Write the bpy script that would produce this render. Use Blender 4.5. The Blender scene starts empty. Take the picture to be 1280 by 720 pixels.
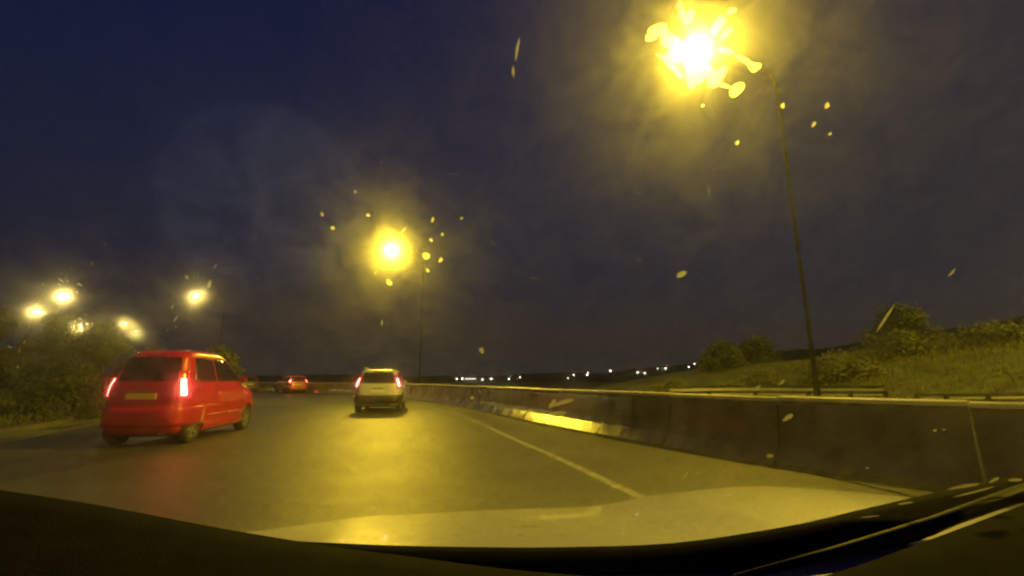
import bpy, bmesh, math, random
from mathutils import Vector, Matrix
R = math.radians
random.seed(7)
sc = bpy.context.scene
C = sc.collection

# ------------------------------------------------------------ camera, sky, sun, exposure
cam = bpy.data.cameras.new('camera')
cam.lens = 15.75; cam.sensor_width = 36; cam.clip_start = 0.02; cam.clip_end = 3000
co = bpy.data.objects.new('camera', cam); C.objects.link(co)
co.location = (0, 0, 1.2); co.rotation_euler = (R(90 + 11.6), 0, 0)
sc.camera = co
w = bpy.data.worlds.new('World'); sc.world = w; w.use_nodes = True
nt = w.node_tree
bg = nt.nodes['Background']
sky = nt.nodes.new('ShaderNodeTexSky'); sky.sky_type = 'NISHITA'; sky.sun_disc = False
SUN_EL, SUN_AZ = -2.0, 150.0
sky.sun_elevation = R(SUN_EL); sky.sun_rotation = R(SUN_AZ)
sky.ozone_density = 3.0
bg.inputs[1].default_value = 0.10
# town skyglow: a faint grey veil hugging the horizon, added to the dusk sky
wn, wl = nt.nodes, nt.links
tc = wn.new('ShaderNodeTexCoord'); sx = wn.new('ShaderNodeSeparateXYZ'); wl.new(tc.outputs['Generated'], sx.inputs[0])
rp = wn.new('ShaderNodeValToRGB'); rp.color_ramp.interpolation = 'EASE'
rp.color_ramp.elements[0].position = 0; rp.color_ramp.elements[0].color = (.19,.175,.19,1)
rp.color_ramp.elements[1].position = .75; rp.color_ramp.elements[1].color = (.004,.025,.26,1)
e_ = rp.color_ramp.elements.new(.25); e_.color = (.04,.06,.17,1)
wl.new(sx.outputs['Z'], rp.inputs[0])
mx = wn.new('ShaderNodeMix'); mx.data_type = 'RGBA'; mx.blend_type = 'ADD'; mx.inputs[0].default_value = 1
wl.new(sky.outputs[0], mx.inputs[6]); wl.new(rp.outputs[0], mx.inputs[7]); wl.new(mx.outputs[2], bg.inputs[0])
sun = bpy.data.lights.new('sun', 'SUN'); sun.energy = 0.004; sun.angle = R(20); sun.color = (.7, .8, 1)
so = bpy.data.objects.new('sun', sun); C.objects.link(so); so.rotation_euler = (R(70), 0, R(-150))
sc.view_settings.view_transform = 'Standard'; sc.view_settings.look = 'None'
sc.view_settings.exposure = 0; sc.view_settings.gamma = 1
sc.cycles.use_denoising = True
sc.cycles.max_bounces = 8; sc.cycles.volume_bounces = 2
sc.cycles.sample_clamp_indirect = 3
sc.cycles.filter_width = 2.2
sc.cycles.caustics_reflective = False; sc.cycles.caustics_refractive = False
LAMP = (1.0, .69, .032)      # sodium light
LAMP_W = 8200
FILM = ((.996, 24), (.975, 3.2), (.85, 1.7), (.6, .15))   # grime on the windscreen: (forwardness, density)

# ------------------------------------------------------------ helpers
def tag(o, label=None, cat=None, group=None, kind=None):
    for k, v in (('label', label), ('category', cat), ('group', group), ('kind', kind)):
        if v: o[k] = v
    return o
def thing(name, label, cat, loc=(0,0,0), rz=0, group=None):
    o = bpy.data.objects.new(name, None); C.objects.link(o)
    o.empty_display_size = .2
    o.location = loc; o.rotation_euler = (0, 0, rz)
    return tag(o, label, cat, group)
def link(name, me, m, parent=None):
    o = bpy.data.objects.new(name, me); C.objects.link(o)
    if m and not me.materials: me.materials.append(m)
    if parent: o.parent = parent
    return o
def mesh(name, vs, fs, m, parent=None, smooth=False):
    me = bpy.data.meshes.new(name); me.from_pydata([tuple(v) for v in vs], [], fs); me.validate()
    bm = bmesh.new(); bm.from_mesh(me); bmesh.ops.recalc_face_normals(bm, faces=bm.faces); bm.to_mesh(me); bm.free()
    if smooth: me.polygons.foreach_set('use_smooth', [True]*len(me.polygons))
    return link(name, me, m, parent)
def obj(name, bm, m, parent=None, smooth=False):
    me = bpy.data.meshes.new(name)
    bmesh.ops.recalc_face_normals(bm, faces=bm.faces)
    if smooth:
        for f in bm.faces: f.smooth = True
    bm.to_mesh(me); bm.free()
    return link(name, me, m, parent)
def box(bm, c, s, rz=0, rx=0, bev=0):
    M = Matrix.Translation(c) @ Matrix.Rotation(rz, 4, 'Z') @ Matrix.Rotation(rx, 4, 'X') @ Matrix.Diagonal((*s, 1))
    r = bmesh.ops.create_cube(bm, size=1, matrix=M)
    if bev:
        es = list({e for v in r['verts'] for e in v.link_edges})
        bmesh.ops.bevel(bm, geom=es, offset=bev, segments=2, affect='EDGES')
def tube(bm, pts, rad, n=10, cap=True):
    rings = []
    pts = [Vector(p) for p in pts]
    for i, p in enumerate(pts):
        d = (pts[min(i+1, len(pts)-1)] - pts[max(i-1, 0)]).normalized()
        a = d.orthogonal().normalized() if i == 0 else (a - d*a.dot(d)).normalized()
        b = d.cross(a)
        r = rad[i] if isinstance(rad, (list, tuple)) else rad
        rings.append([bm.verts.new(p + (a*math.cos(t)+b*math.sin(t))*r) for t in (2*math.pi*k/n for k in range(n))])
    for r0, r1 in zip(rings, rings[1:]):
        for k in range(n): bm.faces.new((r0[k], r0[(k+1)%n], r1[(k+1)%n], r1[k]))
    if cap: bm.faces.new(rings[0][::-1]); bm.faces.new(rings[-1])
def mat(name, col, rough=.6, metal=0, coat=0, spec=.5, emit=None, es=0):
    m = bpy.data.materials.new(name); m.use_nodes = True
    b = m.node_tree.nodes['Principled BSDF']
    b.inputs['Base Color'].default_value = (*col, 1); b.inputs['Roughness'].default_value = rough
    b.inputs['Metallic'].default_value = metal; b.inputs['Coat Weight'].default_value = coat
    b.inputs['Coat Roughness'].default_value = .05
    b.inputs['Specular IOR Level'].default_value = spec
    if emit: b.inputs['Emission Color'].default_value = (*emit, 1); b.inputs['Emission Strength'].default_value = es
    return m
def vary(m, scale, lo, hi, rough=None, bump=0, bscale=None, coords='Object', stretch=(1,1,1), detail=5):
    """noise between two base colours, roughness range and bump"""
    n = m.node_tree.nodes; l = m.node_tree.links; b = n['Principled BSDF']
    tc = n.new('ShaderNodeTexCoord'); mp = n.new('ShaderNodeMapping'); mp.inputs['Scale'].default_value = stretch
    l.new(tc.outputs[coords], mp.inputs[0])
    t = n.new('ShaderNodeTexNoise'); t.inputs['Scale'].default_value = scale; t.inputs['Detail'].default_value = detail
    l.new(mp.outputs[0], t.inputs[0])
    r = n.new('ShaderNodeValToRGB'); r.color_ramp.elements[0].position = .3; r.color_ramp.elements[1].position = .7
    r.color_ramp.elements[0].color = (*lo, 1); r.color_ramp.elements[1].color = (*hi, 1)
    l.new(t.outputs['Fac'], r.inputs[0]); l.new(r.outputs[0], b.inputs['Base Color'])
    if rough:
        q = n.new('ShaderNodeMapRange'); q.inputs[1].default_value = .3; q.inputs[2].default_value = .7
        q.inputs[3].default_value, q.inputs[4].default_value = rough
        l.new(t.outputs['Fac'], q.inputs[0]); l.new(q.outputs[0], b.inputs['Roughness'])
    if bump:
        t2 = n.new('ShaderNodeTexNoise'); t2.inputs['Scale'].default_value = bscale or scale*8; t2.inputs['Detail'].default_value = 4
        l.new(mp.outputs[0], t2.inputs[0])
        bp = n.new('ShaderNodeBump'); bp.inputs['Strength'].default_value = bump; bp.inputs['Distance'].default_value = .02
        l.new(t2.outputs['Fac'], bp.inputs['Height']); l.new(bp.outputs[0], b.inputs['Normal'])
    return m

# ------------------------------------------------------------ materials
M = {}
M['asphalt'] = vary(mat('wet_asphalt', (.05,)*3, .4, spec=.38), .35, (.040,.040,.041), (.062,.061,.060), rough=(.38,.52), bump=.5, bscale=45)
M['line'] = vary(mat('worn_road_paint', (.5,)*3, .4), 9, (.09,.09,.085), (.27,.27,.26), rough=(.3,.5))
M['concrete'] = vary(mat('wet_concrete', (.3,)*3, .5), 2.6, (.045,.040,.035), (.15,.13,.115), rough=(.10,.30), bump=.35, stretch=(1,1,.22), detail=8)
M['grass'] = vary(mat('rough_grass', (.05,.07,.02), .9), .8, (.045,.055,.018), (.10,.11,.035), bump=.9, bscale=14)
M['hill'] = vary(mat('dark_wooded_hill', (.03,.04,.015), .95), .03, (.02,.026,.012), (.05,.06,.02))
M['bark'] = vary(mat('bark', (.08,.06,.04), .9), 6, (.05,.04,.028), (.12,.09,.06), bump=.5)
M['steel'] = vary(mat('galvanised_steel', (.3,)*3, .5, .7), 5, (.18,.18,.18), (.32,.32,.31))
M['old_steel'] = vary(mat('weathered_steel', (.1,)*3, .6, .4), 4, (.07,.07,.065), (.14,.14,.13))
M['housing'] = mat('lamp_housing', (.12,.12,.12), .5)
M['pole'] = mat('dark_pole_paint', (.0022,.0022,.0022), .95, 0, 0, .0)
M['red_paint'] = vary(mat('red_paint', (.45,.01,.012), .28, 0, .8), 2.2, (.34,.010,.012), (.44,.012,.014), rough=(.24,.42), detail=8)
M['silver_paint'] = mat('silver_paint', (.46,.48,.54), .35, .1, .8)
M['grey_paint'] = mat('dull_gold_paint', (.45,.13,.09), .3, .3, .8)
M['dark_paint'] = mat('dark_paint', (.09,.09,.10), .3, 0, .8)
M['own_paint'] = vary(mat('own_bonnet_paint', (.35,.35,.34), .3, .2, .35), 1.2, (.38,.38,.36), (.43,.43,.41), rough=(.29,.33), bump=0)
M['own_nose'] = mat('own_nose_paint', (.12,.12,.12), .4, .2, .3)
M['window'] = mat('dark_window_glass', (.012,.012,.014), .06, 0, 0, .6)
M['plastic'] = vary(mat('black_trim', (.02,)*3, .5), 20, (.012,.012,.013), (.03,.03,.03))
M['rubber'] = mat('tyre_rubber', (.018,)*3, .8)
M['rim'] = mat('alloy_rim', (.5,.5,.48), .3, .8)
M['plate_y'] = mat('yellow_plate', (.70,.50,.03), .45)
M['plate_w'] = mat('white_plate', (.7,.7,.68), .45)
M['chrome'] = mat('chrome', (.8,.8,.8), .12, 1)
M['tail'] = mat('tail_lamp_lit', (.5,.02,.02), .2, emit=(1,.10,.07), es=34)
M['tail_soft'] = mat('tail_lamp_soft', (.5,.02,.02), .2, emit=(1,.16,.12), es=16)
M['tail_dim'] = mat('tail_lamp_lens', (.45,.01,.01), .15, 0, .5)
M['dash'] = vary(mat('dashboard_grain', (.02,)*3, .8, spec=.04), 40, (.003,.003,.003), (.006,.0055,.005), bump=.1, bscale=300)
M['arm'] = mat('wiper_arm_paint', (.01,.01,.011), .6, spec=.12)
M['wiper'] = vary(mat('wiper_rubber', (.02,)*3, .85, spec=.02), 20, (.003,.003,.003), (.006,.006,.006))
M['rimlit_coping'] = vary(mat('rimlit_concrete', (.3,)*3, .5), 1.6, (.30,.29,.27), (.45,.44,.41), rough=(.3,.5))  # light caught along the barrier top, put into a paler concrete colour
def emit(name, col, s):
    m = bpy.data.materials.new(name); m.use_nodes = True; n = m.node_tree.nodes; n.clear()
    e = n.new('ShaderNodeEmission'); e.inputs[0].default_value = (*col, 1); e.inputs[1].default_value = s
    o = n.new('ShaderNodeOutputMaterial'); m.node_tree.links.new(e.outputs[0], o.inputs[0]); return m
M['lamp_lens'] = emit('lamp_lens', (1,.74,.22), 250)
M['far_lens'] = emit('far_lamp_lens', (1,.80,.32), 30)
M['town_lens'] = emit('town_lamp_lens', (1,.88,.66), 9)
M['town_window'] = emit('lit_shopfront', (1,.9,.72), 2.2)
def leafmat(name, lo, hi):
    m = vary(mat(name, lo, .7), .9, lo, hi, detail=3); b = m.node_tree.nodes['Principled BSDF']
    return m
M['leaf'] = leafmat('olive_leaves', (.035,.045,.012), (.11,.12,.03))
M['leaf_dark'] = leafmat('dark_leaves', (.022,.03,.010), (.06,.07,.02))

# ------------------------------------------------------------ paths
WALL = [(8.6,3.2),(6.6,4.2),(5.0,5.4),(3.8,6.9),(2.9,8.6),(2.1,10.3),(1.27,12.3),(-.58,16.9),(-3.3,23.2),(-6.8,30.0),(-12,37.2),(-20,43.5),(-30,48.8),(-43,53.5),(-60,57.5),(-85,61),(-130,64)]
ROADREF = [(6.4,-30),(5.9,-14),(5.0,-3),(4.3,3.0),(3.6,6.0),(2.9,8.6)] + WALL[5:]
def smooth(pts, k=6):
    P = [Vector((*p, 0)) if len(p) == 2 else Vector(p) for p in pts]; P = [P[0]*2-P[1]] + P + [P[-1]*2-P[-2]]
    out = []
    for i in range(1, len(P)-2):
        for j in range(k):
            t = j/k; a, b, c, d = P[i-1:i+3]
            out.append(.5*((2*b) + (c-a)*t + (2*a-5*b+4*c-d)*t*t + (3*b-a-3*c+d)*t**3))
    out.append(P[-2]); return out
def offset(path, d):     # d > 0: to the left of travel
    out = []
    for i, p in enumerate(path):
        t = (path[min(i+1, len(path)-1)] - path[max(i-1, 0)]).normalized()
        out.append(p + Vector((-t.y, t.x, 0))*d)
    return out
def ribbon(name, L, Rr, z, m, kind=None):
    vs = [(p.x, p.y, z) for p in L] + [(p.x, p.y, z) for p in Rr]; n = len(L)
    o = mesh(name, vs, [(i, i+1, n+i+1, n+i) for i in range(n-1)], m)
    if kind: o['kind'] = kind
    return o
wall = smooth(WALL); ref = smooth(ROADREF)
for _ in range(60): ref = [ref[0]] + [(a+b*2+c_)/4 for a, b, c_ in zip(ref, ref[1:], ref[2:])] + [ref[-1]]

# ------------------------------------------------------------ ground
def sdist(x, y):         # signed distance to the barrier line, > 0 on its far side
    best = 1e9; sg = 1
    for a, b in zip(ref2, ref2[1:]):
        dx, dy = b[0]-a[0], b[1]-a[1]; L2 = dx*dx+dy*dy
        t = max(0, min(1, ((x-a[0])*dx+(y-a[1])*dy)/L2))
        d = (x-a[0]-t*dx)**2+(y-a[1]-t*dy)**2
        if d < best: best = d; sg = 1 if dx*(y-a[1])-dy*(x-a[0]) < 0 else -1
    return sg*math.sqrt(best)
ref2 = [(p.x, p.y) for p in ref[::3]] + [(-900, 90)]
ref2 = [(9, -200)] + ref2
def ss(t): t = max(0, min(1, t)); return t*t*(3-2*t)
def gz(x, y):
    d = sdist(x, y)
    if d > 12: return 2.7*ss((d-12)/13)*(.1+.9*ss((x-3)/14))*(1-.7*ss((y-30)/25)) + .3*math.sin(x*.21)*math.cos(y*.17)*ss((d-12)/10) - 2.0*ss((d-60)/120)
    if d < -12.4: return .12 + .5*ss((-d-12.4)/6) + .12*math.sin(x*.7)*math.sin(y*.6)*ss((-d-12.4)/3)
    return -.02
def axis(lo, hi, dlo, dhi, fine, coarse):
    v = [lo]
    while v[-1] < hi: v.append(v[-1] + (fine if dlo <= v[-1] < dhi else coarse))
    return v
xs = axis(-1500, 1500, -60, 70, 1.3, 60); ys = axis(-300, 2400, -20, 80, 1.3, 60)
vs = [(x, y, gz(x, y)) for y in ys for x in xs]; nx = len(xs)
g = mesh('ground', vs, [(j*nx+i, j*nx+i+1, (j+1)*nx+i+1, (j+1)*nx+i) for j in range(len(ys)-1) for i in range(nx-1)], M['grass'], smooth=True)
tag(g, kind='structure')
rd = ribbon('road', offset(ref, 12.4), offset(ref, -.4), .0, M['asphalt'], 'structure')
rd2 = ribbon('opposite_carriageway', offset(ref, -.5), offset(ref, -11.5), .0, M['asphalt'], 'structure')
# painted edge line: separate curve nearer the traffic
EDGE = [(3.6,-14),(3.1,-6),(2.55,0),(2.0,2.6),(1.45,4.62),(1.15,5.72),(.74,7.32),(0,9.84),(-1.23,14.25),(-2.6,18.2),(-5.2,23.8),(-8.6,30.2),(-13.6,36.8),(-21,42.4),(-30.6,47.2),(-43.5,51.8),(-60.4,55.8),(-85,59.2)]
e = smooth(EDGE)
ribbon('edge_line', offset(e, .07), offset(e, -.07), .004, M['line'], 'structure')
l2 = offset(ref, 11.6)
ribbon('verge_line', offset(l2, .07), offset(l2, -.07), .004, M['line'], 'structure')
# kerb on the verge side
def extrude_profile(name, path, prof, m, parent=None, cap=True):
    n = len(prof); vs = []
    for i, p in enumerate(path):
        t = (path[min(i+1, len(path)-1)] - path[max(i-1, 0)]).normalized(); nrm = Vector((-t.y, t.x, 0))
        vs += [p + nrm*q[0] + Vector((0, 0, q[1] + p.z)) for q in prof]
    fs = [(i*n+k, i*n+(k+1) % n, (i+1)*n+(k+1) % n, (i+1)*n+k) for i in range(len(path)-1) for k in range(n)]
    if cap: fs += [tuple(range(n)), tuple(range((len(path)-1)*n, len(path)*n))]
    return mesh(name, vs, fs, m, parent)
k = extrude_profile('kerb', offset(ref, 12.4), [(0,-.05),(0,.10),(.03,.12),(.15,.12),(.15,-.05)], M['concrete']); tag(k, kind='structure')

# ------------------------------------------------------------ concrete barrier (stepped profile)
wl = thing('concrete_barrier', 'long low stepped concrete barrier curving away along the edge of the road', 'barrier')
prof = [(.30,-.03),(.30,.07),(.12,.27),(.075,.40),(.02,.86),(-.02,.90),(-.20,.90),(-.22,.86),(-.24,-.03)]
w2 = [p + Vector((0,0,.0)) for p in wall]
# cast in lengths of about three metres with open joints
def resample(path, step):
    out = [path[0].copy()]; acc = 0
    for a, b in zip(path, path[1:]):
        L = (b-a).length; t = step-acc
        while t <= L: out.append(a.lerp(b, t/L)); t += step
        acc = (acc+L) % step
    return out
fine = resample(w2, .25)
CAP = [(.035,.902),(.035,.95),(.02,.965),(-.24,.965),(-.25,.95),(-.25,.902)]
i = 0; cnt = 0
while i < len(fine)-10 and cnt < 90:
    seg = fine[i:i+9]; t0 = (seg[1]-seg[0]).normalized()*.012; t1 = (seg[-1]-seg[-2]).normalized()*.012
    seg = [seg[0]+t0] + seg[1:-1] + [seg[-1]-t1]; dz = random.uniform(-.006,.006)
    seg = [p + Vector((0,0,dz)) for p in seg]
    s_ = extrude_profile('wall_section', seg, prof, M['concrete'], wl); extrude_profile('rimlit_coping', seg, CAP, M['rimlit_coping'], s_)
    i += 8; cnt += 1

# ------------------------------------------------------------ guard rail on the far bank
def rail(pts, label, zt=.75):
    t = thing('guard_rail', label, 'guard rail', group='guard rails behind the barrier')
    P = smooth(pts, 5)
    extrude_profile('beam', P, [(0,zt-.30),(.05,zt-.24),(0,zt-.16),(.05,zt-.06),(0,zt),(-.015,zt),(.035,zt-.06),(-.015,zt-.16),(.035,zt-.24),(-.015,zt-.30)], M['old_steel'], t)
    for i in range(0, len(P), 3):
        bm = bmesh.new(); box(bm, P[i] + Vector((-.03,-.09,zt/2-.15)), (.10,.08,zt+.25)); obj('post', bm, M['pole'], t)
rail([(5.2,15.2,.12),(7.2,14.6,.14),(9.6,14.2,.14),(11.4,14.1,.14)], 'pale steel guard rail standing straight behind the barrier near the lamp post')
rail([(11.9,13.6,.03),(13.4,13.5,.03),(16.2,13.5,.05),(19,13.7,.1)], 'steel guard rail furthest from the lamp post, below the grassy bank')

# ------------------------------------------------------------ hills and far treeline
def ridge(name, y0, prof, depth, m, jag, step):
    vs = []; x = prof[0][0]; cols = []
    while x <= prof[-1][0]:
        for (xa, za), (xb, zb) in zip(prof, prof[1:]):
            if xa <= x <= xb: z = za + (zb-za)*ss((x-xa)/(xb-xa)); break
        cols.append((x, z + jag*(random.random()-.3) + jag*1.2*math.sin(x*.031)*math.sin(x*.0117+1))); x += step
    for f, dy in ((0,-depth),(.45,-depth*.55),(.8,-depth*.25),(1,0),(.9,depth*.3),(0,depth)):
        vs += [(x, y0+dy, max(-3, z*f + (jag*.6*random.random() if 0 < f < 1 else 0)) if f else -3) for x, z in cols]
    n = len(cols)
    o = mesh(name, vs, [(j*n+i, j*n+i+1, (j+1)*n+i+1, (j+1)*n+i) for j in range(5) for i in range(n-1)], m)
    tag(o, kind='structure'); return o
ridge('hills', 640, [(-1400,14),(-500,8),(-150,6),(20,8),(120,11),(200,19),(300,30),(420,44),(620,72),(800,98),(1400,130)], 120, M['hill'], 1.6, 3)
ridge('far_hillside', 180, [(112,-3),(140,6),(190,22),(260,34),(420,44)], 45, M['hill'], 1.3, 1.2)

# ------------------------------------------------------------ foliage
def leafcloud(clumps, n, s, rnd):
    vs = []; fs = []
    tot = sum(c[3]**2 for c in clumps)
    for cx, cy, cz, r in clumps:
        for _ in range(int(n*r*r/tot)):
            d = Vector((rnd.gauss(0,1), rnd.gauss(0,1), rnd.gauss(0,1))).normalized() * r * (rnd.random()**.45) * rnd.uniform(.8,1.15)
            c = Vector((cx, cy, cz)) + Vector((d.x, d.y, d.z*.85))
            a = Vector((rnd.gauss(0,1), rnd.gauss(0,1), rnd.gauss(0,1))).normalized(); b = a.orthogonal().normalized()
            q = s*rnd.uniform(.6,1.4); i = len(vs)
            vs += [c+a*q, c+b*q*.55, c-a*q, c-b*q*.55]; fs.append((i,i+1,i+2,i+3))
    return vs, fs
def tree(label, loc, h, r, n, s, m, seed, name='roadside_tree', cat='tree', group=None, low=.15):
    rnd = random.Random(seed)
    t = thing(name, label, cat, loc, 0, group)
    cl = []
    for k in range(rnd.randint(13, 19)):
        a = rnd.random()*6.28; q = r*rnd.random()**.5*.8; zz = h*(low + (1-low)*rnd.random()**.8)
        q *= math.sin(min(1, (1.12-zz/h))*1.57)
        cl.append((q*math.cos(a), q*math.sin(a), zz - r*.15, r*rnd.uniform(.22,.42)))
    vs, fs = leafcloud(cl, n, s, rnd)
    mesh('crown', vs, fs, m, t)
    bm = bmesh.new(); tube(bm, [(0,0,-.3),(.05,.03,h*.3),(-.04,.05,h*.62),(0,0,h*.85)], [.05*h*.6,.035*h*.6,.02*h*.6,.006*h], 8)
    for c in cl[:9]:
        z0 = max(.1*h, c[2]*.55); tube(bm, [(0,0.03,z0),(c[0]*.5,c[1]*.5,(z0+c[2])/2+.05*h),c[:3]], [.012*h,.008*h,.003*h], 6)
    obj('trunk', bm, M['bark'], t)
    return t
GL = 'trees and bushes on the verge beside the road'
def gtree(label, x, y, h, r, n, s, m, seed, **k): return tree(label, (x, y, gz(x, y)-.05), h, r, n, s, M[m], seed, **k)
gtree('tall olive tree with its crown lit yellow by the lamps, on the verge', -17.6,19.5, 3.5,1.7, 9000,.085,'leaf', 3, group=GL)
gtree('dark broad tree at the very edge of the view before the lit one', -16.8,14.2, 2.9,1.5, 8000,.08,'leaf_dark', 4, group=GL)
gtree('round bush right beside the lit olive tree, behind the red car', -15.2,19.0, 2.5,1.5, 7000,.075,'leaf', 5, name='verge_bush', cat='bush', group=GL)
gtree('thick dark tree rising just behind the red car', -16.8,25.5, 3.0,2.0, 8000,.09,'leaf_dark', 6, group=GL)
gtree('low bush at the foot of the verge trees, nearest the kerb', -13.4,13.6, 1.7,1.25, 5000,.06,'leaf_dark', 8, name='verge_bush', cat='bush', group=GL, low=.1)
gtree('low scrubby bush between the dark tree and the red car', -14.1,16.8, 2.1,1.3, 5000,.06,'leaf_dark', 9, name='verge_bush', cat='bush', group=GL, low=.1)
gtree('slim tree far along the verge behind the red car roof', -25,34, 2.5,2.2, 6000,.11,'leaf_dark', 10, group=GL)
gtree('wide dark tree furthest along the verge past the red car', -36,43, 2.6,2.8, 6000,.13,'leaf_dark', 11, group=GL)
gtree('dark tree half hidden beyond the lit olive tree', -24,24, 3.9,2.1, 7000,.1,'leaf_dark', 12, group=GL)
GR = 'bushes along the bank behind the barrier'
BK = [(8.6,25,2.4,1.9,'rounded bush where the bank starts beside the barrier end'),
      (11.2,23.5,2.2,1.9,'second bush along the bank counting from the road'),
      (13.2,24.5,2.8,2.0,'bushy clump just behind the lamp post on the bank'),
      (16.4,22.5,2.3,2.1,'wide bush in the middle of the grassy bank'),
      (19.6,23.2,2.8,2.2,'tall clump on the crest of the bank past the middle bush'),
      (22.6,21.0,2.4,2.1,'leafy bush above the far guard rail'),
      (25.6,20.0,2.9,2.2,'tallest bush on the bank above the far guard rail'),
      (28.5,18.5,3.0,2.4,'last bush on the bank at the edge of the view'),
      (24.5,28,3.0,2.6,'dark tree on top of the bank behind the bushes'),
      (33,26,4.4,3.2,'big dark tree on top of the bank at the edge of the view'),
      (15.5,33,1.8,2.2,'low dark tree beyond the bank, nearest the town lights'),
      (19.5,36,2.2,2.5,'dark rounded tree beyond the bank between two others')]
for i, (x, y, h, r, lb) in enumerate(BK):
    isb = i < 8
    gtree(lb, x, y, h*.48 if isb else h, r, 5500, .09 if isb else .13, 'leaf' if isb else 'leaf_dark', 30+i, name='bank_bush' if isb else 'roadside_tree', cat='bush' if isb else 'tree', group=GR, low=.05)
# rough grass tufts on the left verge and the bank: uncountable
rnd = random.Random(5); vs = []; fs = []
def tuft(x, y, h):
    z = gz(x, y) - .03
    for _ in range(5):
        a = rnd.random()*6.28; dx, dy = math.cos(a)*.02, math.sin(a)*.02; lx, ly = rnd.gauss(0,.07), rnd.gauss(0,.07); i = len(vs)
        vs.extend([(x-dx,y-dy,z),(x+dx,y+dy,z),(x+lx,y+ly,z+h*rnd.uniform(.6,1.2))]); fs.append((i,i+1,i+2))
for _ in range(5200):
    x = rnd.uniform(-20,-9.2); y = rnd.uniform(7,24)
    if sdist(x, y) < -12.75: tuft(x, y, .20)
for _ in range(5200):
    x = rnd.uniform(6,30); y = rnd.uniform(14,28)
    if sdist(x, y) > 12.4: tuft(x, y, .34)
tf = mesh('tall_grass', vs, fs, M['leaf']); tag(tf, 'rough tufts of grass on the verge and the bank', kind='stuff')

# ------------------------------------------------------------ street lamps
def lens_disc(bm, c, rx, ry, rz):
    bmesh.ops.create_uvsphere(bm, u_segments=12, v_segments=8, radius=1, matrix=Matrix.Translation(c) @ Matrix.Diagonal((rx, ry, rz, 1)))
def street_lamp(label, head, base, h, power, group, name='street_lamp', lens='lamp_lens', k=1.0):
    """head: x, y of the lantern, base: x, y of the post; h: lantern height"""
    bx, by = base; bz = gz(bx, by) if abs(bx) < 60 and by < 80 else 0
    t = thing(name, label, 'street lamp', (bx, by, bz), 0, group)
    hx, hy = head[0]-bx, head[1]-by; L = max(.01, math.hypot(hx, hy)); ux, uy = hx/L, hy/L; H = h-bz
    bm = bmesh.new(); tube(bm, [(0,0,-.4),(0,0,1.2),(0,0,1.21),(0,0,H-.9),(0,0,H-.1)], [.08*k,.08*k,.055*k,.035*k,.03*k], 12); obj('pole', bm, M['pole'], t, True)
    bm = bmesh.new(); tube(bm, [(0,0,H-.3),(ux*.12,uy*.12,H-.02),(ux*.35,uy*.35,H+.12),(ux*(L-.35),uy*(L-.35),H+.2)], .035*k, 8); obj('arm', bm, M['pole'], t, True)
    a = math.atan2(uy, ux)
    bm = bmesh.new(); box(bm, (hx, hy, H+.19), (.75*k, .30*k, .13*k), a, 0, .04*k); hd = obj('lamp_head', bm, M['housing'], t)
    bm = bmesh.new(); lens_disc(bm, (hx, hy, H+.10), .22*k, .12*k, .06*k)
    obj('lamp_lens', bm, M[lens], hd, True)
    if power:
        lt = bpy.data.lights.new('lantern_light', 'POINT'); lt.energy = power; lt.color = LAMP if lens == 'lamp_lens' else (1,.74,.18); lt.shadow_soft_size = .10
        lo = bpy.data.objects.new('lantern_light', lt); C.objects.link(lo); lo.parent = t; lo.location = (hx, hy, H-.06)
    return t
GS = 'street lamps along the road'
street_lamp('nearest street lamp, blazing high over the road just past the barrier', (4.98,10.57), (7.9,11.9), 10, LAMP_W, GS)
street_lamp('second street lamp along the road, glowing above the silver car', (-8.32,29.7), (-6.2,30.6), 10, LAMP_W, GS)
street_lamp('third street lamp along the road, between the red car roof and the silver car', (-33.7,47.1), (-32.2,49.6), 10, LAMP_W*.11, GS, lens='far_lens')
street_lamp('street lamp above the verge trees, the higher of the two bright ones there', (-47.9,47.1), (-49.5,46), 10, LAMP_W*.10, GS, lens='far_lens')
street_lamp('street lamp shining through the top of the lit olive tree', (-62.9,58.6), (-64.5,58), 10, LAMP_W*.13, GS, lens='far_lens')
street_lamp('street lamp behind the dashcam car lighting the road', (6.2,-14), (8,-14), 10, LAMP_W*.6, GS)
street_lamp('unseen lamp added outside the view to light the bank', (31,10), (33,10), 10, LAMP_W*2.3, GS)  # added lamp, out of view, brightens the bank and its bushes
GF = 'small distant street lamps beyond the red car'
for hd, lb in (((-72.4,74.9),'small distant lamp low between the tree top and the red car, nearest the trees'),
               ((-82,91.6),'small distant lamp right above the corner of the red car'),
               ((-62.2,71.6),'small distant lamp, highest of the three above the red car'),
               ((-70.4,83.8),'faint distant lamp, closest to the third street lamp of all the small ones')):
    street_lamp(lb, hd, (hd[0]-1.2, hd[1]+.4), 10, 420, GF, lens='far_lens')

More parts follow.
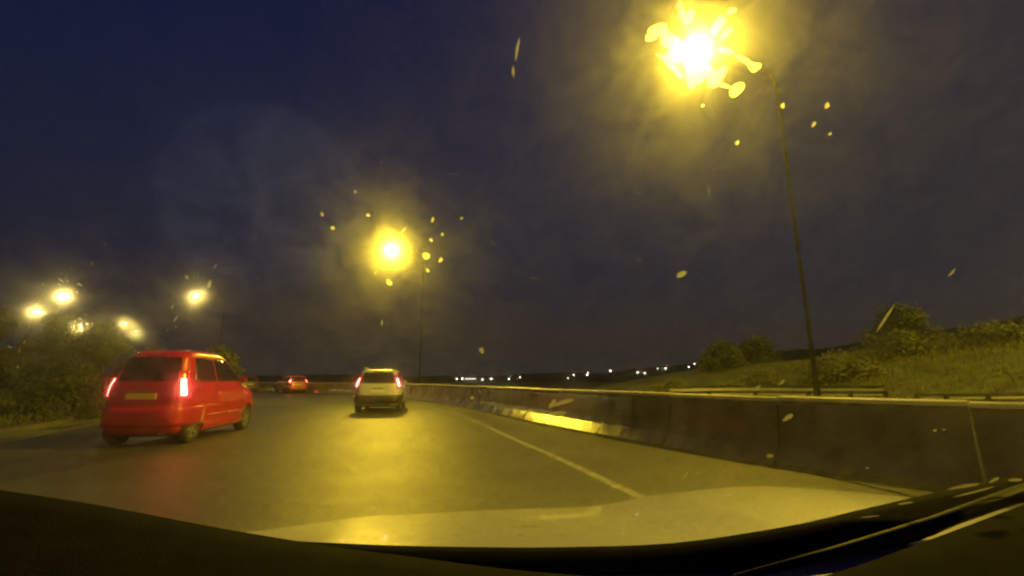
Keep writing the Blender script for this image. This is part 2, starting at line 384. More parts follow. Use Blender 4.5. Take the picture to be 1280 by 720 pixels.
# town lights on the horizon
GT = 'town lights on the dark horizon'
TL = [(-67.6,2.2),(-60.8,2.2),(-36.2,1.2),(-25.5,2.2),(-3.9,2.2),(9.8,4.1),(68.6,3.1),(75.6,7),(92.3,7),(93.4,9.9),(121,11.8),(154.3,9.9),(163.1,8.9),(179.2,14.7),(189,14.7),(217.7,16.6),(224.9,20.5),(240.9,22.5),(243.5,18.6),(328.3,27.4),(333.5,29.3)]
proto = None
for i, (x, z) in enumerate(TL):
    x *= 490/560; z = 1.2+(z-1.2)*490/560
    if proto is None:
        proto = thing('distant_lamp', '', 'lamp', (x, 490, z), 0, GT)
        bm = bmesh.new(); tube(bm, [(0,0,-8),(0,0,0)], .09, 6); obj('pole', bm, M['pole'], proto)
        bm = bmesh.new(); lens_disc(bm, (0,0,.3), .55, .55, .55); obj('lamp_lens', bm, M['town_lens'], proto, True)
        t = proto
    else:
        t = proto.copy(); C.objects.link(t); t.location = (x, 490, z)
        for ch in proto.children:
            c = ch.copy(); C.objects.link(c); c.parent = t
    s = .75 + .6*random.random(); t.scale = (s, s, s)
    t['label'] = 'tiny pale town lamp far off on the dark horizon beyond the barrier'
t = thing('lit_building', 'low distant building with a long lit front on the horizon past the silver car', 'building', (-43.5, 488, -1))
bm = bmesh.new(); box(bm, (0,0,2), (15,10,6)); obj('wall', bm, M['concrete'], t)
bm = bmesh.new(); box(bm, (0,0,5.2), (16,11,.4)); obj('roof', bm, M['plastic'], t)
for i in range(5):
    bm = bmesh.new(); box(bm, (-5+i*2.3,-5.05,3.4), (1.9,.1,1.0)); obj('window', bm, M['town_window'], t)

# ------------------------------------------------------------ cars
def interp(rows, z):
    if z <= rows[0][0]: return rows[0][1:]
    for a, b in zip(rows, rows[1:]):
        if z <= b[0]:
            t = (z-a[0])/(b[0]-a[0]); return tuple(p+(q-p)*t for p, q in zip(a[1:], b[1:]))
    return rows[-1][1:]
class Shell:
    def __init__(s, rows, n=5.0): s.rows = rows; s.n = n; s.z0 = rows[0][0]; s.z1 = rows[-1][0]
    def prm(s, z): w_, r, f = interp(s.rows, z); return w_, (f+r)/2, (f-r)/2
    def at(s, th, z, off=0):
        w_, yc, l = s.prm(z); c, q = math.cos(th), math.sin(th); e = 2/s.n
        x = math.copysign(abs(c)**e, c)*w_; y = math.copysign(abs(q)**e, q)*l
        nx, ny = math.copysign(abs(c)**(2-e), c)/w_, math.copysign(abs(q)**(2-e), q)/l
        k = math.hypot(nx, ny); return Vector((x+nx/k*off, yc+y+ny/k*off, z))
    def rear(s, x, z, off=0, sg=-1):
        w_, yc, l = s.prm(z); q = min(.999, abs(x)/w_); return Vector((x, yc+sg*(l*(1-q**s.n)**(1/s.n)+off), z))
    def side(s, y, z, sg, off=0):
        w_, yc, l = s.prm(z); q = min(.999, abs(y-yc)/l); return Vector((sg*(w_*(1-q**s.n)**(1/s.n)+off), y, z))
    def ths(s, n=96): return [2*math.pi*(k+.5)/n for k in range(n)]
def grid_panel(name, fn, nu, nv, m, parent, off=.006, under=.02):
    """fn(u, v, off) -> point; closed thin panel following the body"""
    vs = [fn(i/nu, j/nv, off) for j in range(nv+1) for i in range(nu+1)]
    n = len(vs); vs += [fn(i/nu, j/nv, -under) for j in range(nv+1) for i in range(nu+1)]
    q = lambda i, j: j*(nu+1)+i
    fs = [(q(i,j), q(i+1,j), q(i+1,j+1), q(i,j+1)) for j in range(nv) for i in range(nu)]
    fs += [tuple(n+k for k in f[::-1]) for f in fs]
    for i in range(nu): fs += [(q(i,0), n+q(i,0), n+q(i+1,0), q(i+1,0)), (q(i,nv), q(i+1,nv), n+q(i+1,nv), n+q(i,nv))]
    for j in range(nv): fs += [(q(0,j), q(0,j+1), n+q(0,j+1), n+q(0,j)), (q(nu,j), n+q(nu,j), n+q(nu,j+1), q(nu,j+1))]
    return mesh(name, vs, fs, m, parent, True)
def wheel(car, x, y, r, wd, simple=False):
    sg = 1 if x > 0 else -1
    t = bmesh.new(); N = 32
    prof = [(-.5,.62),(-.5,.92),(-.42,1.0),(.42,1.0),(.5,.93),(.5,.66),(.3,.62),(-.3,.62)]
    vs = []; fs = []
    for k in range(N):
        a = 2*math.pi*k/N
        for (u, q) in prof: vs.append((x+sg*u*wd, y+math.cos(a)*q*r, r+math.sin(a)*q*r))
    P = len(prof)
    for k in range(N):
        for i in range(P): fs.append((k*P+i, k*P+(i+1)%P, ((k+1)%N)*P+(i+1)%P, ((k+1)%N)*P+i))
    wh = mesh('wheel', vs, fs, M['rubber'], car, True)
    bm = bmesh.new(); xo = x+sg*wd*.36
    for k in range(6):
        a = 2*math.pi*k/6+.3
        c = (xo, y+math.cos(a)*r*.35, r+math.sin(a)*r*.35)
        Mx = Matrix.Translation(c) @ Matrix.Rotation(a, 4, 'X') @ Matrix.Diagonal((.03, r*.62, .055, 1))
        bmesh.ops.create_cube(bm, size=1, matrix=Mx)
    Mr = Matrix.Translation((xo, y, r)) @ Matrix.Rotation(R(90), 4, 'Y')
    bmesh.ops.create_cone(bm, cap_ends=True, segments=20, radius1=r*.17, radius2=r*.14, depth=.05, matrix=Mr)
    ring = []
    for k in range(N):
        a = 2*math.pi*k/N
        ring.append([bm.verts.new((xo+dx, y+math.cos(a)*q*r, r+math.sin(a)*q*r)) for dx, q in ((.02,.64),(.02,.58),(-.03,.58),(-.03,.64))])
    for k in range(N):
        for i in range(4): bm.faces.new((ring[k][i], ring[k][(i+1)%4], ring[(k+1)%N][(i+1)%4], ring[(k+1)%N][i]))
    obj('rim', bm, M['rim'], wh)
    bm = bmesh.new(); bmesh.ops.create_cone(bm, cap_ends=True, segments=24, radius1=r*.6, radius2=r*.6, depth=.03, matrix=Matrix.Translation((x+sg*wd*.05, y, r)) @ Matrix.Rotation(R(90), 4, 'Y'))
    obj('brake_disc', bm, M['plastic'], wh)
def build_car(label, rows, loc, rz, paint, wr, axles, belt, roofz, lamp, plate, name='parked_car', glassy=None, bumper=None, rails=False, sidewin=None, group='cars on the road ahead', tail='tail', simple=False, plate_z=.72, rw=.80, lampth=(R(-66),R(-34)), hi=None):
    car = thing(name, label, 'car', loc, rz, group); S = Shell(rows, 6.5)
    nz = 46; ths = S.ths()
    zs = []
    for a, b in zip(rows, rows[1:]):
        k = max(1, int((b[0]-a[0])/.04)); zs += [a[0]+(b[0]-a[0])*i/k for i in range(k)]
    zs.append(rows[-1][0])
    vs = [S.at(th, z) for z in zs for th in ths]; n = len(ths)
    fs = [(j*n+i, j*n+(i+1)%n, (j+1)*n+(i+1)%n, (j+1)*n+i) for j in range(len(zs)-1) for i in range(n)]
    fs += [tuple(range(n))[::-1]]; top = (len(zs)-1)*n
    c = len(vs); w_, yc, l = S.prm(rows[-1][0]); vs.append((0, yc, rows[-1][0]+.004))
    fs += [(top+i, top+(i+1)%n, c) for i in range(n)]
    body = mesh('body', vs, fs, paint, car, True)
    # wheel arches cut out of the body
    for ya in axles:
        bm = bmesh.new()
        bmesh.ops.create_cone(bm, cap_ends=True, segments=40, radius1=wr*1.14, radius2=wr*1.14, depth=4, matrix=Matrix.Translation((0, ya, wr+.02)) @ Matrix.Rotation(R(90), 4, 'Y'))
        cut = obj('cutter', bm, None); cut.parent = car
        cut.location = (0,0,0)
        md = body.modifiers.new('b', 'BOOLEAN'); md.object = cut; md.operation = 'DIFFERENCE'; md.solver = 'EXACT'
        bpy.context.view_layer.update(); dg = bpy.context.evaluated_depsgraph_get()
        nm = bpy.data.meshes.new_from_object(body.evaluated_get(dg)); body.modifiers.clear(); body.data = nm
        bpy.data.objects.remove(cut)
    wmax = max(r[1] for r in rows)
    bm = bmesh.new(); box(bm, (0, 0, rows[0][0]+.14), (wmax*2-.46, (rows[0][3]-rows[0][2])*.93, .36)); obj('underbody', bm, M['plastic'], car)
    for ya in axles:
        for sg in (-1, 1): wheel(car, sg*(wmax-.135), ya, wr, .2)
    # rear window
    zb, zt = belt+.03, roofz
    def rwf(u, v, o):
        z = zb+(zt-zb)*v; x = (u*2-1)*S.prm(z)[0]*(rw - .04*v + .0); return S.rear(x, z, o)
    rwin = grid_panel('rear_window', rwf, 16, 8, M['window'], car)
    # windscreen
    grid_panel('windscreen', lambda u, v, o: S.rear((u*2-1)*S.prm(zb+(zt-zb)*v)[0]*.84, zb+(zt-zb)*v, o, 1), 12, 8, M['window'], car)
    for sg in (-1, 1):
        for (ya0, ya1, yb0, yb1) in sidewin:     # bottom rear, bottom front, top rear, top front
            grid_panel('side_window', lambda u, v, o: S.side((ya0+(ya1-ya0)*u)*(1-v)+(yb0+(yb1-yb0)*u)*v, belt+.02+(roofz-belt-.02)*v, sg, o), 8, 8, M['window'], car)
        a0, a1 = lampth; z0, z1 = lamp
        def lf(u, v, o):
            th = a0+(a1-a0)*u; th += (1-v)*R(2)
            if sg < 0: th = -math.pi-th
            return S.at(th, z0+(z1-z0)*v, o)
        tl = grid_panel('tail_lamp', lf, 10, 8, M['tail_dim'], car, .012)
        a0, a1 = R(-58), R(-44); z0, z1 = (hi or (lamp[0]+(lamp[1]-lamp[0])*.12, lamp[0]+(lamp[1]-lamp[0])*.72))
        grid_panel('lit_element', lf, 6, 6, M[tail], tl, .016, 0)
        a0, a1 = R(48), R(66)
        z0, z1 = belt-.24, belt-.06
        grid_panel('headlight', lf, 6, 4, M['chrome'], car, .008)
        # door seams and handles
        d0, d1 = sidewin[0][0], sidewin[-1][1]
        for j, (ya0, ya1, yb0, yb1) in enumerate(sidewin[:2]):
            grid_panel('door_seam', lambda u, v, o: S.side(ya1+.02+(u-.5)*.012, .32+(belt-.32)*v, sg, o), 1, 10, M['plastic'], car, .002)
            p = S.side(ya0+.12, belt-.13, sg, .02); bm = bmesh.new(); box(bm, p, (.03,.17,.028), 0, 0, .008); obj('door_handle', bm, paint, car)
        p = S.side(sidewin[-1][1]-.1, belt+.06, sg, .10); bm = bmesh.new(); box(bm, p, (.17,.11,.13), 0, 0, .035); box(bm, p - Vector((sg*.09,0,.03)), (.1,.04,.03)); obj('wing_mirror', bm, paint, car)
        # rub strip along the doors
        grid_panel('rub_strip', lambda u, v, o: S.side(axles[0]+wr*1.3+(axles[1]-axles[0]-wr*2.6)*u, .46+.05*v, sg, o), 12, 1, paint, car, .012)
        if rails:
            w_, yc, l = S.prm(roofz+.05); bm = bmesh.new(); x = sg*(w_*.86)
            tube(bm, [(x, yc-l*.8, rows[-1][0]-.04),(x, yc-l*.7, rows[-1][0]+.04),(x, yc+l*.6, rows[-1][0]+.04),(x, yc+l*.75, rows[-1][0]-.04)], .018, 8); obj('roof_rail', bm, M['steel'], car, True)
    # bumper, plate, lights, wiper
    if bumper:
        z0b, z1b = bumper; a0, a1 = R(-172), R(-8)
        grid_panel('rear_bumper', lambda u, v, o: S.at(a0+(a1-a0)*u, z0b+(z1b-z0b)*v, o), 40, 5, M['plastic'] if rails else paint, car, .035)
    p = S.rear(0, plate_z, .012); bm = bmesh.new(); box(bm, p, (.52,.02,.112), 0, 0, .004); obj('number_plate', bm, plate, car)
    p = S.rear(0, plate_z+.09, .02); bm = bmesh.new(); box(bm, p, (.42,.04,.03), 0, 0, .01); obj('boot_handle', bm, M['chrome'] if not rails else M['plastic'], car)
    p = S.rear(0, roofz+.035, .01); bm = bmesh.new(); box(bm, p, (.36,.05,.025), 0, 0, .006); obj('brake_light', bm, M['tail_dim'], car)
    a = S.rear(0, belt+.05, .03); b = S.rear(.30, belt+.11, .035); bm = bmesh.new(); tube(bm, [a, b], [.012,.006], 6); obj('rear_wiper', bm, M['plastic'], car)
    w_, yc, l = S.prm(rows[-1][0]); bm = bmesh.new(); tube(bm, [(0, yc-l*.7, rows[-1][0]), (0, yc-l*.95, rows[-1][0]+.17)], [.012,.003], 6); obj('aerial', bm, M['plastic'], car)
    p = S.rear(wmax*.55, rows[0][0]+.03, .02); bm = bmesh.new(); tube(bm, [p-Vector((0,-.15,0)), p-Vector((0,.05,0))], .028, 10); obj('exhaust_pipe', bm, M['chrome'], car)
    for sg in (-1, 1):
        p = S.rear(sg*wmax*.66, (bumper or (.3,.5))[0]+.12, .036 if bumper else .004); bm = bmesh.new(); box(bm, p, (.14,.015,.045), 0, 0, .005); obj('reflector', bm, M['tail_dim'], car)
    return car
HATCH = [(.20,.70,-1.66,1.68),(.27,.76,-1.76,1.76),(.36,.79,-1.80,1.80),(.50,.805,-1.81,1.81),(.60,.81,-1.80,1.80),(.64,.81,-1.775,1.78),(.75,.805,-1.77,1.72),(.84,.80,-1.76,1.55),(.90,.79,-1.75,1.28),(.96,.775,-1.735,1.05),
         (1.02,.755,-1.71,.93),(1.16,.70,-1.64,.66),(1.30,.648,-1.56,.40),(1.40,.61,-1.50,.20),(1.46,.58,-1.44,.06),(1.50,.54,-1.34,-.06),(1.525,.47,-1.18,-.22),(1.54,.36,-1.0,-.4),(1.545,.2,-.8,-.6)]
SUV = [(.26,.78,-1.98,2.0),(.34,.84,-2.08,2.1),(.44,.86,-2.12,2.15),(.60,.875,-2.12,2.16),(.66,.875,-2.08,2.14),(.80,.87,-2.07,2.10),(.92,.865,-2.06,1.9),(.99,.855,-2.05,1.35),(1.04,.845,-2.04,1.15),
       (1.12,.82,-2.01,.98),(1.28,.76,-1.95,.70),(1.42,.71,-1.89,.45),(1.50,.68,-1.84,.30),(1.55,.64,-1.78,.15),(1.585,.57,-1.66,0),(1.60,.46,-1.4,-.2),(1.605,.3,-1.2,-.4)]
HATCH = [(z*1.17-.05*(1-z/1.55), w_*.92 if z > .3 else w_*.92+.04, a*.98, b*.96+(.13*max(0,min(1,(z-.9)/.3)))) for z, w_, a, b in HATCH]
RED_LOC, RED_ROT = (-7.15, 10.3, 0), R(8)
build_car('bright red hatchback with lit tail lamps in the lane beside the verge', HATCH, RED_LOC, RED_ROT, M['red_paint'], .29, (-1.22,1.18), 1.15, 1.64, (.84,1.38), M['plate_y'],
          name='red_hatchback', bumper=(.35,.70), sidewin=[(-1.32,-.50,-1.18,-.52),(-.44,.76,-.47,.10)], plate_z=.90, rw=.84)
build_car('silver off-roader with a dark rear bumper and roof bars directly ahead', SUV, (-5.3, 18.9, 0), R(10), M['silver_paint'], .34, (-1.30,1.28), 1.05, 1.48, (.90,1.40), M['plate_w'],
          name='silver_car', tail='tail_soft', bumper=(.36,.66), rails=True, sidewin=[(-1.82,-1.05,-1.68,-1.05),(-.98,-.12,-.98,-.14),(-.05,1.0,-.07,.42)], plate_z=.80, rw=.78)
build_car('dull red people carrier with lit tail lamps, further off beside the silver car', SUV, (-20.9, 43.2, 0), R(46), M['grey_paint'], .34, (-1.30,1.28), 1.05, 1.48, (.95,1.3), M['plate_y'],
          name='distant_car', bumper=(.36,.66), sidewin=[(-1.82,-1.05,-1.68,-1.05),(-.98,-.12,-.98,-.14),(-.05,1.0,-.07,.42)], plate_z=.80)
build_car('dark car furthest along the road, small beside the front of the red car', SUV, (-26.3, 44.6, 0), R(50), M['dark_paint'], .34, (-1.30,1.28), 1.05, 1.48, (.95,1.3), M['plate_y'],
          name='distant_car', bumper=(.36,.66), sidewin=[(-1.82,-1.05,-1.68,-1.05),(-.98,-.12,-.98,-.14),(-.05,1.0,-.07,.42)], plate_z=.80, tail='tail_dim')

# ------------------------------------------------------------ own car: bonnet, dashboard, wiper, windscreen
own = thing('dashcam_car', 'car carrying the camera: wet grey bonnet, black dashboard, wiper and grimy windscreen', 'car', (0,0,0), R(8))
# bonnet with raised shoulders and creases
def bz(x, y):
    t = (y-.8)/1.1
    return .885 - .125*t - .05*t*t - .028*(x-.1)**2 + .085*ss((x-.45)/.7) + .006*math.exp(-((abs(x-.25)-.50)/.10)**2)
def front(u): return 1.72 + .05*u - .30*abs(u)**2.6
nx_, ny_ = 64, 40; vs = []
for j in range(ny_+1):
    for i in range(nx_+1):
        u = i/nx_*2-1; x = .27+u*.95; y = .70 + (front(u)-.70)*j/ny_
        vs.append((x, y, bz(x, y)))
n = len(vs); vs += [(v[0], v[1], v[2]-.012) for v in vs]
q = lambda i, j: j*(nx_+1)+i
fs = [(q(i,j), q(i+1,j), q(i+1,j+1), q(i,j+1)) for j in range(ny_) for i in range(nx_)]
fs += [tuple(n+k for k in f[::-1]) for f in fs]
fs += [(q(i,ny_), q(i+1,ny_), n+q(i+1,ny_), n+q(i,ny_)) for i in range(nx_)]
fs += [(q(0,j), q(0,j+1), n+q(0,j+1), n+q(0,j)) for j in range(ny_)] + [(q(nx_,j), q(nx_,j+1), n+q(nx_,j+1), n+q(nx_,j)) for j in range(ny_)]
mesh('bonnet', vs, fs, M['own_paint'], own, True)
# nose of the car below the bonnet edge, and the wings
vs = []; PR = ((-.02,-.02),(.012,-.012),(.02,-.02),(.10,-.035),(.19,-.065),(.25,-.12),(.28,-.22),(.28,-.45))
for i in range(49):
    u = i/24-1; x = .27+u*.95; y = front(u); zz = bz(x, y)
    for a, b in PR: vs.append((x+a*u*.35, y+a, zz+b))
P = len(PR); mesh('nose', vs, [(i*P+k, i*P+k+1, (i+1)*P+k+1, (i+1)*P+k) for i in range(48) for k in range(P-1)], M['own_nose'], own, True)
for sg in (-1, 1):
    bm = bmesh.new(); box(bm, (.27+sg*.90, 1.0, .38), (.08,.60,.50), 0, 0, .04); obj('wing', bm, M['own_paint'], own)
DASH = [(-0.75,.58,1.13),(-0.561,.633,1.087),(-0.516,.64,1.074),(-0.462,.648,1.061),(-0.412,.654,1.049),(-0.333,.663,1.028),(-0.259,.67,1.009),(-0.14,.677,.983),(-0.057,.68,.968),(0.095,.679,.943),(0.253,.67,.926),(0.423,.653,.909),(0.548,.635,.93),(0.674,.612,.971),(0.818,.58,1.025),(0.882,.563,1.048),(1.0,.53,1.08)]
D = smooth(DASH, 4); vs = []; K = 12
for p in D:
    vs += [Vector((p.x,p.y+.02,p.z-.35)), Vector((p.x,p.y+.012,p.z-.012)), Vector((p.x,p.y+.004,p.z-.002)), Vector(p)]
    for k in range(1, K): t = k/K; vs.append(Vector((p.x*(1-.2*t), p.y-.5*t, p.z - .03*t - .10*t*t)))
W_ = K+3; fs = [(i*W_+k, i*W_+k+1, (i+1)*W_+k+1, (i+1)*W_+k) for i in range(len(D)-1) for k in range(W_-1)]
mesh('dashboard', vs, fs, M['dash'], own, True)
UP = [(-.34,.775,.965),(-0.165,.797,.942),(-0.068,.8,.933),(.06,.8,.925),(.192,.796,.92),(.398,.784,.921),(.608,.763,.946),(.75,.744,.975),(.89,.721,1.005),(1.0,.7,1.029),(1.082,.683,1.057)]
LO = [(-.338,.775,.955),(-0.164,.797,.926),(-0.066,.8,.907),(.06,.8,.893),(.191,.796,.883),(.394,.784,.876),(.491,.776,.882),(.768,.741,.92),(.881,.722,.957),(.993,.701,.995),(1.075,.685,1.024)]
U = smooth(UP, 4); Lw = smooth(LO, 4); vs = []
for a, b in zip(U, Lw):
    d = Vector((0,.025,0)); m_ = (a+b)/2; vs += [a, a.lerp(b,.25)-d*.5, m_-d*.8, b, b+d, m_+d*1.3, a+d]
fs = [(i*7+k, i*7+(k+1)%7, (i+1)*7+(k+1)%7, (i+1)*7+k) for i in range(len(U)-1) for k in range(7)] + [tuple(range(7)), tuple(range(len(vs)-7, len(vs)))]
mesh('wiper_cowl', vs, fs, M['wiper'], own, True)
bm = bmesh.new(); tube(bm, [(.44,.70,.905),(.60,.675,.944),(.75,.65,.985),(.92,.62,1.04)], [.006,.008,.010,.012], 10); obj('wiper_arm', bm, M['arm'], own, True)
# windscreen: laminated pane carrying a thin film of grime that scatters light
ST = R(37.5)
def gp(x, s, off=0): return Vector((x, .9 - s*math.cos(ST) - .2*x*x + off*math.sin(ST), .92 + s*math.sin(ST) + off*math.cos(ST)))
nu, nv = 28, 16; vs = []
for off in (.003, -.003):
    vs += [gp(-1.05+2.1*i/nu, -.02+1.22*j/nv, off) for j in range(nv+1) for i in range(nu+1)]
n = (nu+1)*(nv+1); q = lambda i, j: j*(nu+1)+i
fs = [(q(i,j), q(i+1,j), q(i+1,j+1), q(i,j+1)) for j in range(nv) for i in range(nu)]
fs += [tuple(n+k for k in f[::-1]) for f in fs]
fs += [(q(i,0), n+q(i,0), n+q(i+1,0), q(i+1,0)) for i in range(nu)] + [(q(i,nv), q(i+1,nv), n+q(i+1,nv), n+q(i,nv)) for i in range(nu)]
fs += [(q(0,j), q(0,j+1), n+q(0,j+1), n+q(0,j)) for j in range(nv)] + [(q(nu,j), n+q(nu,j), n+q(nu,j+1), q(nu,j+1)) for j in range(nv)]
m = bpy.data.materials.new('grimy_windscreen'); m.use_nodes = True; nn = m.node_tree.nodes; ll = m.node_tree.links; nn.clear()
out = nn.new('ShaderNodeOutputMaterial'); prev = None
tc = nn.new('ShaderNodeTexCoord'); ns = nn.new('ShaderNodeTexNoise'); ns.inputs['Scale'].default_value = 24; ns.inputs['Detail'].default_value = 4; ns.inputs['Distortion'].default_value = .5; ns.inputs['Roughness'].default_value = .6
ll.new(tc.outputs['Object'], ns.inputs[0])
def patchy(lo, hi):
    mr = nn.new('ShaderNodeMapRange'); mr.inputs[1].default_value = .36; mr.inputs[2].default_value = .68; mr.inputs[3].default_value = lo; mr.inputs[4].default_value = hi; ll.new(ns.outputs['Fac'], mr.inputs[0]); return mr
for gsc, dens in FILM:
    v = nn.new('ShaderNodeVolumeScatter'); v.inputs['Color'].default_value = (1,1,1,1); v.inputs['Density'].default_value = dens; v.inputs['Anisotropy'].default_value = gsc
    mu = nn.new('ShaderNodeMath'); mu.operation = 'MULTIPLY'; mu.inputs[1].default_value = dens; ll.new(patchy(*((.35, 2.0) if gsc > .98 else (.7, 1.35) if gsc > .9 else (.95, 1.05))).outputs[0], mu.inputs[0]); ll.new(mu.outputs[0], v.inputs['Density'])
    if prev is None: prev = v
    else:
        a = nn.new('ShaderNodeAddShader'); ll.new(prev.outputs[0], a.inputs[0]); ll.new(v.outputs[0], a.inputs[1]); prev = a
ll.new(prev.outputs[0], out.inputs['Volume'])
mesh('windscreen', vs, fs, m, own)
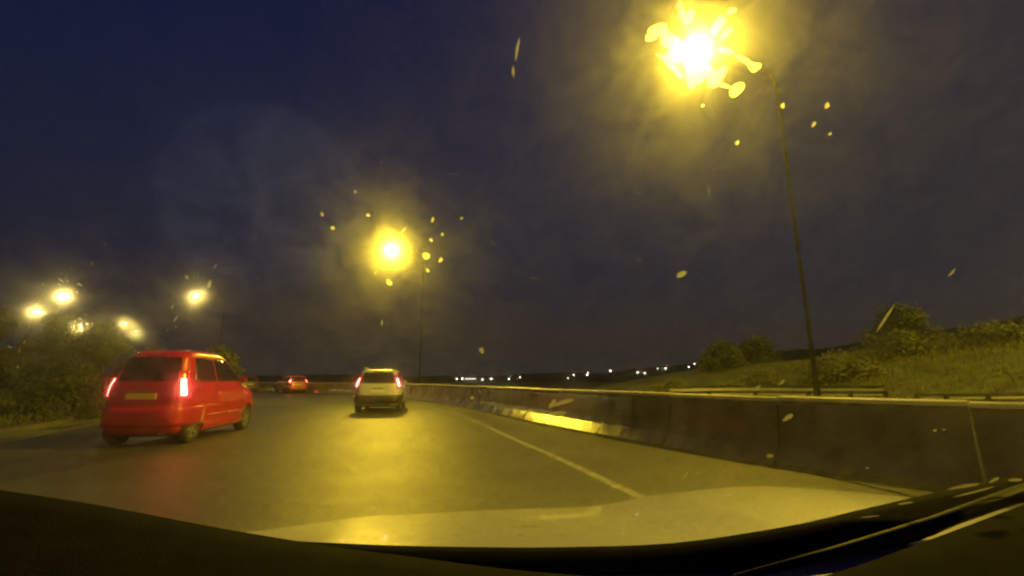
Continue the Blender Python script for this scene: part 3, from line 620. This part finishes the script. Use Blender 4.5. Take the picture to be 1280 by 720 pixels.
# drops and smears of rain on the outside of the windscreen
m = bpy.data.materials.new('rain_drop'); m.use_nodes = True; nn = m.node_tree.nodes; ll = m.node_tree.links; nn.clear()
out = nn.new('ShaderNodeOutputMaterial'); prev = None
for gsc, dens in ((.975, 450), (.90, 450), (.55, 110)):
    v = nn.new('ShaderNodeVolumeScatter'); v.inputs['Color'].default_value = (1,1,1,1); v.inputs['Density'].default_value = dens; v.inputs['Anisotropy'].default_value = gsc
    if prev is None: prev = v
    else: ad = nn.new('ShaderNodeAddShader'); ll.new(prev.outputs[0], ad.inputs[0]); ll.new(v.outputs[0], ad.inputs[1]); prev = ad
ll.new(prev.outputs[0], out.inputs['Volume']); M['drop'] = m
DROPS = [
(-0.0755, 0.7006, 2.52, 1.43, 77),
(-0.0971, 0.6656, 2.55, 3.24, 6),
(-0.1033, 0.6782, 2.96, 1.8, 82),
(-0.0678, 0.68, 2.23, 2.69, 6),
(-0.0162, 0.6788, 3.89, 2.02, 80),
(-0.0176, 0.6585, 2.67, 2.6, 3),
(-0.0081, 0.6648, 2.0, 2.5, 3),
(-0.0219, 0.641, 3.85, 4.95, 3),
(-0.0093, 0.6372, 3.96, 3.07, 65),
(-0.0207, 0.6247, 2.45, 3.74, 3),
(-0.0558, 0.6088, 3.15, 4.36, 3),
(-0.0403, 0.667, 6.59, 1.37, 58),
(-0.0671, 0.6197, 5.46, 1.1, 62),
(-0.0895, 0.5803, 4.7, 0.76, 63),
(0.0077, 0.6818, 1.67, 2.0, 3),
(0.1974, 0.7963, 5.68, 5.82, 3),
(0.162, 0.8029, 9.01, 5.27, -56),
(0.146, 0.8089, 14.11, 3.58, -28),
(0.1675, 0.8353, 6.32, 4.81, 72),
(0.1269, 0.8294, 6.95, 3.72, 4),
(0.1796, 0.8037, 6.64, 7.65, -6),
(0.1793, 0.8206, 7.99, 3.27, -13),
(0.1413, 0.8407, 5.22, 3.85, 86),
(0.146, 0.817, 9.18, 6.8, 11),
(0.1632, 0.8118, 10.69, 7.91, 4),
(0.1856, 0.7991, 10.45, 3.0, -13),
(0.1258, 0.826, 6.99, 3.05, 7),
(0.1514, 0.805, 10.69, 3.17, -32),
(0.1925, 0.8162, 10.75, 3.27, -18),
(0.1463, 0.8387, 5.25, 4.27, 102),
(0.1409, 0.8235, 11.64, 4.78, -13),
(0.1708, 0.807, 10.54, 5.38, -36),
(0.1727, 0.8433, 3.74, 3.34, 4),
(0.1984, 0.8133, 9.49, 2.63, -18),
(0.1399, 0.8136, 12.02, 3.17, -19),
(0.1298, 0.8305, 7.65, 4.17, 11),
(0.2032, 0.8115, 4.53, 4.17, 0),
(0.2667, 0.7734, 2.53, 2.75, 0),
(0.2151, 0.7578, 2.53, 2.8, 0),
(0.2831, 0.7663, 1.9, 2.2, 0),
(0.1774, 0.7843, 1.8, 1.84, 3),
(0.2361, 0.7863, 2.94, 2.37, -39),
(0.1381, 0.8449, 3.17, 2.67, 107),
(0.1654, 0.8031, 7.64, 4.5, -43),
(0.1748, 0.831, 6.26, 3.58, 61),
(0.039, 0.8127, 9.36, 2.4, 86),
(0.0379, 0.7988, 6.51, 1.98, 94),
(0.4514, 0.567, 28.55, 3.72, 101),
(0.4738, 0.6294, 8.11, 2.87, 99),
(0.2102, 0.7148, 9.19, 0.92, 119),
(-0.0315, 0.7646, 4.54, 0.57, 3),
(-0.0651, 0.7388, 4.03, 0.71, 36),
(0.0006, 0.7214, 7.61, 0.67, -3),
(0.0385, 0.7511, 2.72, 0.6, 6),
(0.0788, 0.619, 9.23, 1.0, -5),
(0.0359, 0.6586, 5.47, 0.78, -40),
(0.1515, 0.713, 4.95, 0.75, -8),
(0.1722, 0.6437, 5.72, 0.94, -12),
(-0.0541, 0.7272, 1.46, 0.69, -31),
(0.2171, 0.6941, 2.8, 0.85, 0),
(-0.2453, 0.5699, 5.52, 1.75, 61),
(-0.2477, 0.5547, 7.7, 1.92, 55),
(-0.2227, 0.6058, 2.23, 3.29, 6),
(-0.2077, 0.5987, 8.12, 3.07, 67),
(-0.1976, 0.619, 5.73, 1.42, 61),
(-0.2132, 0.6091, 9.6, 0.9, 70),
(-0.2327, 0.5656, 9.57, 0.96, 58),
(-0.2595, 0.5384, 3.49, 1.25, 66),
(-0.2511, 0.5441, 1.27, 1.74, 0),
(-0.3153, 0.5957, 1.87, 3.45, 4),
(-0.3113, 0.5951, 4.03, 1.44, 56),
(-0.3044, 0.5921, 2.0, 3.4, 7),
(-0.3184, 0.5911, 1.7, 2.46, 3),
(-0.3294, 0.5903, 1.6, 2.95, 4),
(-0.3119, 0.6035, 2.97, 0.69, 57),
(-0.3025, 0.6093, 2.39, 0.95, 61),
(-0.2987, 0.6121, 2.4, 0.72, 56),
(-0.2865, 0.6155, 4.18, 1.43, 69),
(-0.3099, 0.5829, 1.14, 2.03, 3),
(-0.3118, 0.5976, 11.3, 0.71, 54),
(-0.333, 0.5601, 9.9, 0.74, 55),
(-0.3423, 0.5689, 8.59, 0.99, 54),
(-0.3424, 0.5615, 3.1, 2.86, 25),
(-0.362, 0.54, 9.25, 0.74, 57),
(-0.3353, 0.5784, 2.57, 1.14, 65),
(-0.3153, 0.5563, 3.35, 0.78, 63),
(-0.3187, 0.5452, 2.8, 1.17, 53),
(-0.3391, 0.533, 1.5, 2.3, 0),
(-0.3618, 0.532, 2.27, 0.85, 66),
(-0.3884, 0.5121, 2.5, 1.59, -92),
(-0.3751, 0.5189, 4.08, 1.38, 53),
(-0.3836, 0.5079, 4.85, 1.16, 53),
(-0.3959, 0.484, 3.04, 1.91, -99),
(-0.3263, 0.5438, 6.83, 0.78, 58),
(-0.3338, 0.53, 5.38, 0.78, 60),
(-0.3069, 0.5343, 7.69, 0.88, 58),
(-0.3154, 0.5189, 5.41, 0.92, 56),
(-0.2908, 0.5475, 4.55, 0.85, 58),
(-0.2992, 0.5336, 3.33, 1.11, 49),
(-0.2697, 0.636, 2.68, 1.01, 63),
(0.0296, 0.4304, 2.42, 4.09, -2),
(-0.1066, 0.4346, 1.8, 3.08, 0),
(0.1428, 0.4197, 14.98, 6.16, 26),
(0.1302, 0.4164, 4.65, 10.55, -2),
(0.1411, 0.3954, 12.41, 6.39, -2),
(0.3985, 0.46, 2.8, 5.32, 0),
(0.375, 0.4489, 3.38, 6.16, 0),
(0.4657, 0.2876, 4.15, 8.87, 48),
(0.6379, 0.3577, 2.03, 4.64, 55),
(0.6468, 0.3598, 3.02, 3.46, 41),
(0.6142, 0.2567, 4.3, 3.91, 77),
(0.4427, 0.3854, 6.0, 9.33, 0),
(0.7675, 0.209, 18.16, 7.28, 43),
(0.7908, 0.1929, 26.4, 5.96, 53),
(0.7907, 0.2307, 3.61, 11.17, 4),
(0.8141, 0.2326, 5.4, 9.25, 90),
(0.7282, 0.149, 11.46, 4.81, 29),
(0.7068, 0.096, 13.6, 5.22, 22),
(0.5594, -0.0489, 5.61, 8.49, 4),
(0.6497, -0.0444, 10.06, 8.47, 32),
(0.3665, 0.2267, 1.8, 21.76, 0),
(0.415, 0.2567, 25.43, 2.02, -56),
(0.1427, 0.0444, 32.34, 5.35, -4),
(0.192, 0.052, 25.71, 3.41, -27),
(0.1398, 0.0089, 18.04, 3.76, -4),
(0.1573, -0.011, 13.83, 3.87, -4),
(-0.0787, -0.1622, 7.98, 11.68, -11),
(-0.0662, 0.5563, 7.79, 1.55, 81),
(0.2185, 0.6273, 5.73, 4.44, 28),
(0.0355, 0.516, 3.47, 5.35, 0),
(0.2688, 0.7871, 3.0, 3.29, 0)
]
def blob(vs, fs, x, s, a, b, ang, seed):
    rr = random.Random(seed); base = len(vs); N = 14; ca, sa = math.cos(R(ang)), math.sin(R(ang))
    ph = [rr.uniform(0,6.28) for _ in range(3)]; am = rr.uniform(.05,.22)
    for ring, (q, h) in enumerate(((1,0),(.8,.45),(.45,.85))):
        for k in range(N):
            t = 2*math.pi*k/N; w_ = 1 + am*math.sin(2*t+ph[0]) + am*.7*math.sin(3*t+ph[1])
            u = a*q*w_*math.cos(t); v = b*q*w_*math.sin(t)
            vs.append(gp(x+u*ca-v*sa, s+u*sa+v*ca, -.0034 - h*min(a,b,.0022)*.55))
    vs.append(gp(x, s, -.0034 - min(a,b,.0022)*.55))
    for r_ in range(2):
        for k in range(N): fs.append((base+r_*N+k, base+r_*N+(k+1)%N, base+(r_+1)*N+(k+1)%N, base+(r_+1)*N+k))
    for k in range(N): fs.append((base+2*N+k, base+2*N+(k+1)%N, base+3*N))
    fs.append(tuple(range(base+N-1, base-1, -1)))
vs = []; fs = []
for i, (x, s, a, b, ang) in enumerate(DROPS):
    k = .74 if b < 4.0 else .95; blob(vs, fs, x, s, a*k/1000, b*k*(.7 if b < a*.4 else 1)/1000, ang, i)
me = bpy.data.meshes.new('rain_drops'); me.from_pydata([tuple(v) for v in vs], [], fs)
bm = bmesh.new(); bm.from_mesh(me); bmesh.ops.recalc_face_normals(bm, faces=bm.faces); bm.to_mesh(me); bm.free()
rd = link('rain_drops', me, M['drop']); rd.rotation_euler = (0,0,R(8))
tag(rd, 'scattered rain drops and wet smears clinging to the windscreen', kind='stuff')

# car roof over the camera, so the dashboard lies in its shade
vs = [gp(-1.05+2.1*i/12, 1.2) for i in range(13)]; vs += [Vector((v.x, -.5, 1.70)) for v in vs[:13]] + [Vector((v.x*.98, -2.6, 1.60)) for v in vs[:13]]
vs += [v + Vector((0,0,.05)) for v in vs]
fs = [(j*13+i, j*13+i+1, (j+1)*13+i+1, (j+1)*13+i) for j in range(2) for i in range(12)]
fs += [tuple(39+k for k in f) for f in fs]
mesh('roof', vs, fs, M['plastic'], own)
